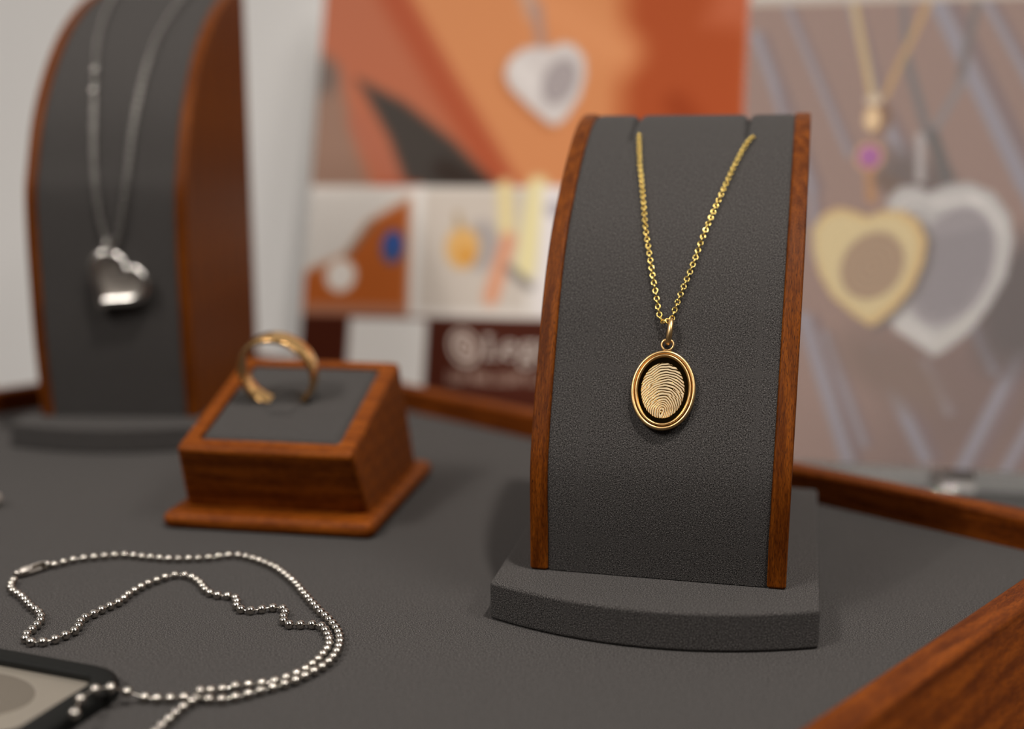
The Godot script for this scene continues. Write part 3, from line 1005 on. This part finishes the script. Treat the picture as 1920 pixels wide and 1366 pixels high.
func ring_stand() -> void:
	var deg := 9.8
	var org := ground(695, 1011)
	var u := Vector3(cos(deg_to_rad(deg)), 0, sin(deg_to_rad(deg)))
	var bk := Vector3(sin(deg_to_rad(deg)), 0, -cos(deg_to_rad(deg)))
	org += u * -0.0302 + bk * 0.034
	org.y = 0.0
	var root := thing("ring_stand", "square wooden ring block with a sloping grey suede cushion on a moulded plinth", "ring holder", org, -deg_to_rad(deg))
	var X := Vector3(1, 0, 0)
	var Y := Vector3(0, 1, 0)
	var D := Vector3(0, 0, -1)
	var b := MB.new()
	b.ex(rrect(-0.0312, -0.0350, 0.0312, 0.0350, 0.003), 0.0, 0.0048, 0.0023, X, D, Y, Vector3.ZERO, 5)
	put("plinth", b.mesh(), M.wood_x, root)
	# leaning body: lower and upper outline
	var rr := rrect(-1, -1, 1, 1, 0.07)
	var lo := func(q: Vector2) -> Vector3: return Vector3(q.x * 0.0274, 0.0046, -lerpf(-0.0262, 0.0280, (q.y + 1) / 2))
	var ft := Vector2(-0.0350, 0.0240)
	var bt := Vector2(0.0165, 0.0408)
	var upn := Vector3(0, (bt.x - ft.x), (bt.y - ft.y)).normalized()
	var hi := func(q: Vector2, down: float, inset: float) -> Vector3:
		var ln := ft.distance_to(bt)
		var e := Vector2(q.x * (0.0256 - inset), clampf((q.y + 1) / 2 * ln, inset, ln - inset) / ln)
		if inset < 0.004:
			e.y = ((q.y * (1.0 - 2.0 * inset / ln)) + 1) / 2
		else:
			e.y = lerpf(inset / ln, 1.0 - inset / ln, (q.y + 1) / 2)
		var c := ft.lerp(bt, e.y)
		return Vector3(e.x, c.y, -c.x) - upn * down
	var rows := []
	var r0 := []
	var r1 := []
	for q in rr.p:
		r0.append(lo.call(q))
		r1.append(hi.call(q, 0.0014, 0.0))
	var side := MB.new()
	_wall(side, [r0, r1])
	var bev := []
	for k in 6:
		var a := PI / 2 * k / 5
		var r := []
		for q in rr.p:
			r.append(hi.call(q, 0.0014 * (1.0 - sin(a)), 0.0014 * (1.0 - cos(a))))
		bev.append(r)
	_wall(side, bev)
	var fr := []
	for ins in [0.0014, 0.0048]:
		var r := []
		for q in rr.p:
			r.append(hi.call(q, 0.0, ins))
		fr.append(r)
	side.grid(fr, true, upn)
	var dr := []
	for dn in [0.0, 0.0025]:
		var r := []
		for q in rr.p:
			r.append(hi.call(q, dn, 0.0048))
		dr.append(r)
	side.grid(dr, true, Vector3.ZERO)
	put("wooden_body", side.mesh(), M.wood_x, root)
	# cushion, a little puffed, with a slit across it
	var ln := ft.distance_to(bt)
	var sl := Vector3(0, bt.y - ft.y, -(bt.x - ft.x)).normalized()      # up the slope
	var mid := Vector3(0, (ft.y + bt.y) / 2, -(ft.x + bt.x) / 2)
	var hw := 0.0256 - 0.0047
	var hl := ln / 2 - 0.0047
	var cr := []
	for j in 61:
		var row := []
		for i in 61:
			var x := -1.0 + 2.0 * i / 60.0
			var y := -1.0 + 2.0 * j / 60.0
			var edge := minf(1.0 - absf(x), 1.0 - absf(y))
			var z := -0.0016 + 0.0018 * smoothstep(0.0, 0.10, edge)
			var dy := y * hl - 0.0035
			var in_slit := 1.0 - smoothstep(0.0085, 0.0105, absf(x * hw + 0.0036))
			z -= 0.0030 * exp(-dy * dy / (0.0028 * 0.0028)) * in_slit
			row.append(mid + Vector3(x * hw, 0, 0) + sl * (y * hl) + upn * z)
		cr.append(row)
	var cm := MB.new()
	cm.grid(cr, false, upn)
	put("suede_cushion", cm.mesh(), M.suede, root)
	# tongue of the cushion that lies over the foot of the ring
	var tg := []
	for j in 13:
		var y := lerpf(0.0060, -0.0078, j / 12.0)
		var row := []
		for i in 13:
			var x := -1.0 + 2.0 * i / 12.0
			var w := 0.0052 * sqrt(clampf(1.0 - pow(clampf((0.0 - y) / 0.0082, 0.0, 1.0), 3.0), 0.0, 1.0))
			var z := 0.0004 + 0.0018 * (1.0 - x * x) * (1.0 - smoothstep(0.0, 1.0, absf(y - 0.002) / 0.011))
			row.append(mid + Vector3(-0.0018 + x * w, 0, 0) + sl * y + upn * z)
		tg.append(row)
	var tm := MB.new()
	tm.grid(tg, false, upn)
	put("cushion_tongue", tm.mesh(), M.suede, root)
	# the ring itself
	var R := 0.0115
	var c_local := mid + Vector3(-0.0042, 0, 0) + sl * 0.0022 + upn * (R - 0.0024)
	var g := thing("gold_ring", "wide plain gold band ring standing in the suede cushion of the ring block", "ring", root.transform * c_local)
	g.basis = root.basis * Basis(Vector3(1, 0, 0), upn, sl * -1.0)
	var sec := []
	var hwid := 0.0031
	for k in 13:
		var t := -1.0 + 2.0 * k / 12.0
		sec.append(Vector2(R + 0.0005 * (1.0 - t * t), hwid * t))
	var inner := []
	for k in 7:
		var t := 1.0 - 2.0 * k / 6.0
		inner.append(Vector2(R - 0.0012 + 0.0003 * t * t, hwid * t * 0.97))
	var rm := MB.new()
	var seg := 72
	var prof: Array = sec + inner
	prof.append(sec[0])
	var rws := []
	for q in prof:
		var row := []
		for i in seg:
			var w := TAU * i / seg
			row.append(Vector3(cos(w) * q.x, sin(w) * q.x, q.y))
		rws.append(row)
	rm.grid(rws, true, Vector3.ZERO)
	# normals: outwards on the outside, inwards on the inside
	for i in rm.n.size():
		var j := int(i / seg)
		var p := rm.v[i]
		var rad := Vector3(p.x, p.y, 0).normalized()
		if j < sec.size() and rm.n[i].dot(rad) < 0.0 or j >= sec.size() and j < prof.size() - 1 and rm.n[i].dot(rad) > 0.0:
			rm.n[i] = -rm.n[i]
	rm.ix.clear()
	for j in rws.size() - 1:
		for i in seg:
			var i2 := (i + 1) % seg
			rm.quad(j * seg + i, j * seg + i2, (j + 1) * seg + i2, (j + 1) * seg + i)
	put("band", rm.mesh(), M.gold_ring, g)

func _wall(m: MB, rows: Array) -> void:                            # closed rows; normals point away from the rows' centre
	var nc: int = rows[0].size()
	var first := m.v.size()
	m.grid(rows, true, Vector3.ZERO)
	var c := Vector3.ZERO
	for q in rows[0]:
		c += q / nc
	for i in range(first, m.v.size()):
		if m.n[i].dot(m.v[i] - c) < 0.0:
			m.n[i] = -m.n[i]
	var keep := m.ix.size()
	for k in range(0, keep, 3):
		if m.ix[k] >= first:
			var f := (m.v[m.ix[k + 1]] - m.v[m.ix[k]]).cross(m.v[m.ix[k + 2]] - m.v[m.ix[k]])
			if f.dot(m.n[m.ix[k]] + m.n[m.ix[k + 1]] + m.n[m.ix[k + 2]]) > 0.0:
				var t := m.ix[k + 1]
				m.ix[k + 1] = m.ix[k + 2]
				m.ix[k + 2] = t

func sign_board(called: String, label: String, base: Vector3, deg: float, lean: float, w: float, h: float, pr: Print, lift: float, pane: bool) -> Node3D:
	var root := thing(called, label, "sign", Vector3(base.x, -0.022, base.z), -deg_to_rad(deg), "counter signs behind the tray")
	var up := Vector3(0, cos(deg_to_rad(lean)), -sin(deg_to_rad(lean)))
	var out := Vector3(0, sin(deg_to_rad(lean)), cos(deg_to_rad(lean)))
	var o0 := Vector3(0, lift, 0)
	# printed sheet
	var m := MB.new()
	var q := [o0, o0 + Vector3(w, 0, 0), o0 + Vector3(w, 0, 0) + up * h, o0 + up * h]
	var uvs := [Vector2(0, 1), Vector2(1, 1), Vector2(1, 0), Vector2(0, 0)]
	for k in 4:
		m.vert(q[k] + out * 0.0008, out, uvs[k])
	m.quad(0, 1, 2, 3)
	var sheet := put("printed_sheet", m.mesh(), pr.material(0.45), root)
	# board that carries the sheet
	var bm := MB.new()
	bm.ex(rrect(0.0, 0.0, w, h, 0.001), -0.002, 0.0007, 0.0004, Vector3(1, 0, 0), up, out, o0)
	put("backing_board", bm.mesh(), M.white_card, root)
	# clear holder: back sheet, foot running forward, lip
	var fm := MB.new()
	fm.ex(rrect(-0.001, -0.05, w + 0.001, 0.002, 0.001), 0.0, 0.003, 0.0006, Vector3(1, 0, 0), Vector3(0, 0, 1), Vector3(0, 1, 0))
	put("holder_foot", fm.mesh(), M.acrylic, root)
	var sm := MB.new()
	var deep := sin(deg_to_rad(lean)) * h * 0.62
	sm.ex(outline([Vector2(0.002, 0.0), Vector2(0.002 + deep, h * 0.60 * cos(deg_to_rad(lean))), Vector2(0.004 + deep, 0.0)], [0.001, 0.001, 0.001]), w * 0.60, w * 0.69, 0.0006, Vector3(0, 0, -1), Vector3(0, 1, 0), Vector3(1, 0, 0))
	put("prop_strut", sm.mesh(), M.white_card, root)
	if pane:
		var g := MB.new()
		g.ex(rrect(-0.001, -0.0, w + 0.001, h + 0.001, 0.001), 0.0014, 0.0029, 0.0003, Vector3(1, 0, 0), up, out, o0)
		put("clear_pane", g.mesh(), M.acrylic, root)
	return sheet

func signs() -> void:
	var s := sign_board("counter_sign", "counter sign with an orange photograph of a silver heart above a brown band", Vector3(-0.1035, 0, -0.5479), 9.0, 18.0, 0.211, 0.215, print_one(), 0.006, false)
	# raised lettering of the sign's name
	var up := Vector3(0, cos(deg_to_rad(18.0)), -sin(deg_to_rad(18.0)))
	var out := Vector3(0, sin(deg_to_rad(18.0)), cos(deg_to_rad(18.0)))
	var tm := TextMesh.new()
	tm.text = "Lega"
	var f := SystemFont.new()
	f.font_names = PackedStringArray(["Droid Serif"])
	tm.font = f
	tm.font_size = 24
	tm.pixel_size = 0.00062
	tm.depth = 0.0002
	tm.horizontal_alignment = HORIZONTAL_ALIGNMENT_LEFT
	var o := put("sign_lettering", tm, plain(c8(224, 210, 200), 0.5), s)
	o.set_meta("label", "pale serif lettering")
	o.transform = Transform3D(Basis(Vector3(1, 0, 0), up, out), Vector3(0, 0.006, 0) + Vector3(0.089, 0, 0) + up * 0.0325 + out * 0.0010)
	sign_board("counter_sign", "counter sign picturing a gold and a silver heart pendant with a purple stone", Vector3(0.085, 0, -0.4436), 12.6, 18.0, 0.132, 0.188, print_two(), 0.010, true)

func gold_necklace(S: Stand) -> void:
	var centre := hit(S, 1244, 733, 0.0)
	var nn := S.normal(centre.y)
	var root := thing("gold_necklace", "fine yellow gold chain with an oval fingerprint pendant on the low stand", "necklace", centre)
	var up := (Vector3.UP - nn * nn.y).normalized()
	var rt := up.cross(nn)
	var lm := link_mesh(0.00162, 0.00145, 0.00018)
	var lp := []
	for q in [[1198, 251], [1198.5, 262], [1200, 309], [1203, 341], [1207, 386], [1211, 434], [1217.6, 476], [1224, 518], [1230.5, 553.6], [1237, 592], [1243, 604]]:
		lp.append(hit(S, q[0], q[1], 0.0008))
	var rp := []
	for q in [[1414, 255], [1408, 264], [1394.8, 282], [1375.5, 318.5], [1357.7, 357], [1341.6, 392.6], [1322, 437.6], [1311, 467], [1298, 503], [1282, 541], [1267.6, 578], [1259, 602]]:
		rp.append(hit(S, q[0], q[1], 0.0008))
	lp[0] = hit(S, 1198.5, 252, -0.0004)
	rp[0] = hit(S, 1414, 255, -0.0004)
	rp.reverse()
	var whole: Array = lp + [hit(S, 1251, 607, 0.0022)] + rp
	var pts := spaced(spline(whole, 10), 0.00103)
	var norms := []
	for p in pts:
		norms.append(S.normal(p.y))
	chain(root, pts, norms, lm, M.gold, "chain_link", 0.15)
	# frame of the pendant, in its own axes: x right, y up along the panel, z off it
	var fr := Basis(rt, up, nn)
	var place := func(o: Node3D, off: Vector3) -> void:
		o.transform = Transform3D(fr, fr * off)
	var z0 := 0.0002
	var a := 0.00735
	var b := 0.00935
	var mm := func(l: Array) -> Array:
		var r := []
		for q in l:
			r.append(Vector2(q[0], q[1]) * 0.001)
		return r
	var o1 := put("outer_bezel", oval_band(a, b, mm.call([[-0.3, 0.0], [0.0, 0.25], [0.0, 0.9], [-0.08, 1.12], [-0.25, 1.27], [-0.45, 1.30], [-0.64, 1.25], [-0.78, 1.1], [-0.82, 0.9], [-0.82, 0.5]])), M.gold_warm, root)
	place.call(o1, Vector3(0, 0, z0))
	var o2 := put("inner_bezel", oval_band(a, b, mm.call([[-0.98, 0.5], [-0.98, 1.1], [-1.03, 1.3], [-1.18, 1.42], [-1.34, 1.40], [-1.48, 1.24], [-1.58, 1.0], [-1.62, 0.75]])), M.gold_warm, root)
	place.call(o2, Vector3(0, 0, z0))
	var o3 := put("polished_plate", oval_disc(a - 0.0008, b - 0.0008, 0.0, -0.00012), M.gold_polished, root)
	place.call(o3, Vector3(0, 0, z0 + 0.00085))
	o3.set_meta("label", "mirror-polished gold plate")
	var fp := finger_print()
	var o4 := put("fingerprint_relief", oval_disc(0.00492, 0.00655, 0.0, 0.00004), fp.m, root)
	place.call(o4, Vector3(-0.00005, -0.0001, z0 + 0.00088))
	o4.set_meta("label", "matte gold fingerprint ridges")
	# little ring soldered on top of the frame
	var jr := []
	for k in 28:
		var w := TAU * k / 28
		jr.append(Vector3(cos(w) * 0.00132, sin(w) * 0.00132, 0))
	var jm := MB.new()
	jm.tube(jr, 0.0003, 10, true)
	var j := put("jump_ring", jm.mesh(), M.gold_warm, root)
	place.call(j, Vector3(0.0003, b + 0.00135, z0 + 0.0008))
	# bail: a long loop seen almost from its edge
	var bl := []
	for k in 32:
		var w := TAU * k / 32
		bl.append(Vector3(sin(w) * 0.0002, sin(w) * 0.00265, cos(w) * 0.0015))
	var bm := MB.new()
	bm.tube(bl, 0.00066, 12, true)
	var bo := put("bail", bm.mesh(), M.gold_warm, root)
	bo.transform = Transform3D(fr * Basis(Vector3.UP, 0.14), fr * Vector3(0.0006, b + 0.0044, z0 + 0.0011))

func silver_necklace(S: Stand) -> void:
	var centre := hit(S, 218, 534, 0.0)
	var root := thing("silver_necklace", "silver chain with a tilted silver heart pendant on the tall arched stand", "necklace", centre)
	var nn := S.normal(centre.y)
	var up := (Vector3.UP - nn * nn.y).normalized()
	var rt := up.cross(nn)
	var fr := Basis(rt, up, nn)
	var lm := link_mesh(0.0026, 0.0021, 0.00036)
	var lp := []
	for q in [[222, -18], [213, 0], [195, 40], [184, 88], [180, 140], [178, 200], [177, 260], [178, 310], [182, 360], [189, 405], [200, 445], [208, 458]]:
		lp.append(hit(S, q[0], q[1], 0.0011))
	var rp := []
	for q in [[216, 458], [224, 440], [231, 400], [238, 350], [244, 300], [250, 250], [258, 205], [268, 160], [283, 110], [303, 62], [333, 15], [350, -8], [362, -24]]:
		rp.append(hit(S, q[0], q[1], 0.0011))
	var pts := spaced(spline(lp + rp, 10), 0.0017)
	var norms := []
	for p in pts:
		norms.append(S.normal(p.y))
	chain(root, pts, norms, lm, M.chain_silver, "chain_link", 0.4)
	for q in [[181, 140], [178, 178]]:
		var sp := MB.new()
		var pr := []
		for k in 11:
			var w := -PI / 2 + PI * k / 10
			pr.append(Vector2(cos(w) * 0.0013, sin(w) * 0.0015))
		sp.lathe(pr, 16)
		var o := put("crimp_bead", sp.mesh(), M.silver, root)
		o.position = hit(S, q[0], q[1], 0.0016) - centre
	# heart: rounded rim and a dished face
	var rot := -0.62
	var hp := heart_pts(0.0205, 0, 0, rot, 72, 1.02, 0.72)
	var rim := []
	for p in hp:
		rim.append(Vector3(p.x, p.y, 0))
	var rm := MB.new()
	rm.tube(rim, 0.0019, 12, true)
	var ro := put("heart_rim", rm.mesh(), M.silver, root)
	ro.transform = Transform3D(fr, fr * Vector3(0.0002, 0.0004, 0.0022))
	var fm := MB.new()
	var c := fm.vert(Vector3(0, 0, 0), Vector3(0, 0, 1))
	var rings := 7
	for j in range(1, rings + 1):
		var r := float(j) / rings
		for p in hp:
			var z := 0.0016 * r * r
			fm.vert(Vector3(p.x * r, p.y * r, z), Vector3(-p.normalized().x * 0.32 * r, -p.normalized().y * 0.32 * r, 1).normalized())
	var cnt := hp.size()
	for i in cnt:
		fm.tri(c, 1 + i, 1 + (i + 1) % cnt)
	for j in rings - 1:
		for i in cnt:
			var i2 := (i + 1) % cnt
			fm.quad(1 + j * cnt + i, 1 + j * cnt + i2, 1 + (j + 1) * cnt + i2, 1 + (j + 1) * cnt + i)
	var fo := put("heart_face", fm.mesh(), M.silver_soft, root)
	fo.transform = Transform3D(fr, fr * Vector3(0.0002, 0.0004, 0.0014))
	fo.set_meta("label", "dished satin silver heart face")
	var bl := []
	for k in 24:
		var w := TAU * k / 24
		bl.append(Vector3(cos(w) * 0.0018, sin(w) * 0.0026, 0))
	var bm := MB.new()
	bm.tube(bl, 0.00055, 10, true)
	var bo := put("bail", bm.mesh(), M.silver, root)
	bo.position = hit(S, 209, 466, 0.0026) - centre
	bo.basis = fr * Basis(Vector3.UP, 0.9)

func ball_chain() -> void:
	var H := 0.00106
	var z1 := [[280, 160], [345, 143], [400, 130], [470, 123], [535, 116], [597, 110], [660, 110], [720, 117], [775, 122], [830, 127], [890, 130], [960, 129], [1030, 127], [1095, 122], [1150, 114], [1205, 110], [1255, 116], [1295, 127], [1335, 140], [1375, 155], [1410, 171], [1440, 190], [1465, 210], [1490, 230], [1517, 255], [1537, 277], [1557, 302], [1580, 327], [1600, 351], [1625, 378], [1650, 405], [1680, 431], [1705, 457], [1728, 485], [1743, 514], [1750, 546], [1745, 580], [1728, 616], [1697, 655], [1650, 690], [1592, 720], [1528, 752], [1450, 779], [1365, 801], [1280, 825], [1190, 845], [1105, 855], [1020, 845], [925, 843], [835, 850], [745, 843]]
	var z2 := [[70, 240], [55, 268], [65, 293], [95, 312], [118, 330], [135, 350], [155, 372], [185, 393], [208, 418], [208, 446], [185, 475], [155, 503], [130, 530], [145, 553], [195, 559], [265, 548], [330, 525], [388, 497], [408, 468], [422, 441], [460, 422], [503, 402], [540, 382], [592, 362], [630, 340], [662, 312], [707, 285], [757, 258], [815, 237], [872, 218], [927, 211], [975, 220], [1010, 238], [1035, 260], [1050, 283], [1080, 305], [1120, 316], [1172, 320], [1210, 331], [1218, 352], [1220, 377], [1255, 393], [1315, 393], [1375, 383], [1428, 380], [1466, 393], [1463, 417], [1456, 443], [1482, 466], [1540, 468], [1600, 467], [1646, 473], [1668, 492], [1683, 517], [1692, 540], [1693, 565], [1685, 590], [1664, 616], [1643, 642], [1610, 670], [1573, 697], [1528, 719], [1470, 742], [1408, 760], [1337, 772], [1272, 778], [1203, 786], [1118, 806], [1030, 842], [985, 868], [935, 898], [890, 938], [848, 975], [812, 1010], [770, 1060]]
	var to3 := func(l: Array, h: float) -> Array:
		var r := []
		for q in l:
			r.append(ground(q[0] / 2.743, 1000.0 + q[1] / 2.743, h))
		return r
	var root := thing("ball_chain_necklace", "steel ball chain necklace with a black edged steel tag lying on the tray", "necklace", ground(330, 1200))
	var a1: Array = to3.call(z1, H)
	# the end that climbs over the black edge of the tag and into its hole
	var climb := []
	for q in [[655, 815, 0.0026], [570, 793, 0.0043], [490, 803, 0.0045], [415, 852, 0.0045], [385, 925, 0.0043]]:
		climb.append(ground(q[0] / 2.743, 1000.0 + q[1] / 2.743, q[2]))
	var a2: Array = to3.call(z2, H)
	# where the second run crosses over the first it lies on top of it
	for i in a2.size():
		var d := 1.0
		for p in a1:
			d = minf(d, Vector2(p.x - a2[i].x, p.z - a2[i].z).length())
		if d < 0.0016:
			a2[i].y += 0.0017 * (1.0 - d / 0.0016)
	var sp := MB.new()
	var pr := []
	for k in 13:
		var w := -PI / 2 + PI * k / 12
		pr.append(Vector2(cos(w) * 0.00106, sin(w) * 0.00106))
	sp.lathe(pr, 18)
	var bead := sp.mesh()
	for run in [a1, a2]:
		var sm := spline(run, 6)
		var total := 0.0
		for i in sm.size() - 1:
			total += sm[i].distance_to(sm[i + 1])
		var pts := spaced(sm, total / roundf(total / 0.00258) - 1e-7)
		for p in pts:
			var o := put("bead", bead, M.steel, root)
			o.position = p - root.position
		var w := MB.new()
		var loc := []
		for p in sm:
			loc.append(p - root.position)
		w.tube(loc, 0.0002, 6)
		put("connecting_wire", w.mesh(), M.steel, root)
	var cw := MB.new()
	var cl := [a1[-1] - root.position]
	for p in climb:
		var o := put("bead", bead, M.steel, root)
		o.position = p - root.position
		cl.append(o.position)
	cw.tube(spline(cl, 5), 0.0002, 6)
	put("connecting_wire", cw.mesh(), M.steel, root)
	# clasp: folded sleeve, open in front, a bead in its end
	var c0 := ground(33, 1075, 0.0013)
	var c1 := ground(88, 1058, 0.0013)
	var dir := (c1 - c0).normalized()
	var side := dir.cross(Vector3.UP).normalized()
	var rows := []
	for j in 9:
		var t := j / 8.0
		var row := []
		var r := 0.00125 * (0.55 + 0.45 * smoothstep(0.0, 0.18, t)) * (1.0 - 0.25 * smoothstep(0.85, 1.0, t))
		for i in 15:
			var open := 0.35 + 0.9 * smoothstep(0.38, 0.5, t) * (1.0 - smoothstep(0.86, 0.95, t))
			var w := lerpf(open, TAU - 0.35, i / 14.0)
			row.append(c0.lerp(c1, t) + (side * cos(w) + Vector3.UP * sin(w)) * r - root.position)
		rows.append(row)
	var cm := MB.new()
	cm.grid(rows, false, Vector3.UP)
	put("clasp", cm.mesh(), M.silver_soft, root)
	for e in [c0, c1]:
		var o := put("bead", bead, M.steel, root)
		o.position = e - root.position
	# the tag: black rubber edge round a steel plate, in its own axes x (along), y (across towards the viewer)
	var deg := 20.0
	var corner := Vector3(-0.0745, 0, -0.2200)
	var A := Vector3(-cos(deg_to_rad(deg)), 0, -sin(deg_to_rad(deg)))
	var B := Vector3(-sin(deg_to_rad(deg)), 0, cos(deg_to_rad(deg)))
	var outer := rrect(0.0, 0.0, 0.058, 0.034, 0.0095)
	var tm := MB.new()
	var org := corner - root.position
	# edge as a ring: outer wall, rounded top, inner wall down to the plate
	var inner := rrect(0.0060, 0.0050, 0.0535, 0.0294, 0.0035)
	var rws := []
	var cnt: int = outer.p.size()
	for s in [[0.0, 0.0], [0.0, 0.0018], [0.0003, 0.0025], [0.0010, 0.0030], [0.0020, 0.0031]]:
		var row := []
		for i in cnt:
			var q: Vector2 = outer.p[i] - outer.n[i] * s[0]
			row.append(org + A * q.x + B * q.y + Vector3.UP * s[1])
		rws.append(row)
	for s in [[0.0008, 0.0031], [0.0002, 0.0028], [0.0, 0.0022], [0.0, 0.0010]]:
		var row := []
		for i in cnt:
			var q: Vector2 = inner.p[i] + inner.n[i] * s[0]
			row.append(org + A * q.x + B * q.y + Vector3.UP * s[1])
		rws.append(row)
	tm.grid(rws, true, Vector3.UP)
	var ed := put("tag_edge", tm.mesh(), M.rubber, root)
	ed.set_meta("label", "black rubber edge")
	var pm := MB.new()
	pm.ex(rrect(0.003, 0.002, 0.054, 0.032, 0.005), 0.0, 0.0014, 0.0002, A, B, Vector3.UP, org)
	var plate := put("tag_plate", pm.mesh(), M.brushed, root)
	plate.set_meta("label", "brushed steel plate")
	var om := MB.new()
	var ov := {"p": PackedVector2Array(), "n": PackedVector2Array()}
	for k in 48:
		var w := TAU * k / 48
		ov.p.append(Vector2(0.0265 + cos(w) * 0.0135, 0.0172 + sin(w) * 0.0092))
		ov.n.append(Vector2(cos(w) * 0.0092, sin(w) * 0.0135).normalized())
	om.ex(ov, 0.0012, 0.00147, 0.00005, A, B, Vector3.UP, org)
	put("engraved_oval", om.mesh(), M.brushed_dark, plate)

func small_charm() -> void:
	var p := ground(-14, 950)
	var o := thing("bead_charm", "small round silver bead lying alone on the suede beside the tall stand", "bead", p)
	var b := MB.new()
	var pr := []
	for k in 15:
		var w := -PI / 2 + PI * k / 14
		pr.append(Vector2(cos(w) * 0.0028, 0.0024 + sin(w) * 0.0024))
	b.lathe(pr, 24)
	put("ball", b.mesh(), M.silver_soft, o)
	var t := MB.new()
	var l := []
	for k in 16:
		var w := TAU * k / 16
		l.append(Vector3(-0.0032 + cos(w) * 0.0010, 0.0026 + sin(w) * 0.0010, 0))
	t.tube(l, 0.0003, 8, true)
	put("hanging_loop", t.mesh(), M.silver, o)
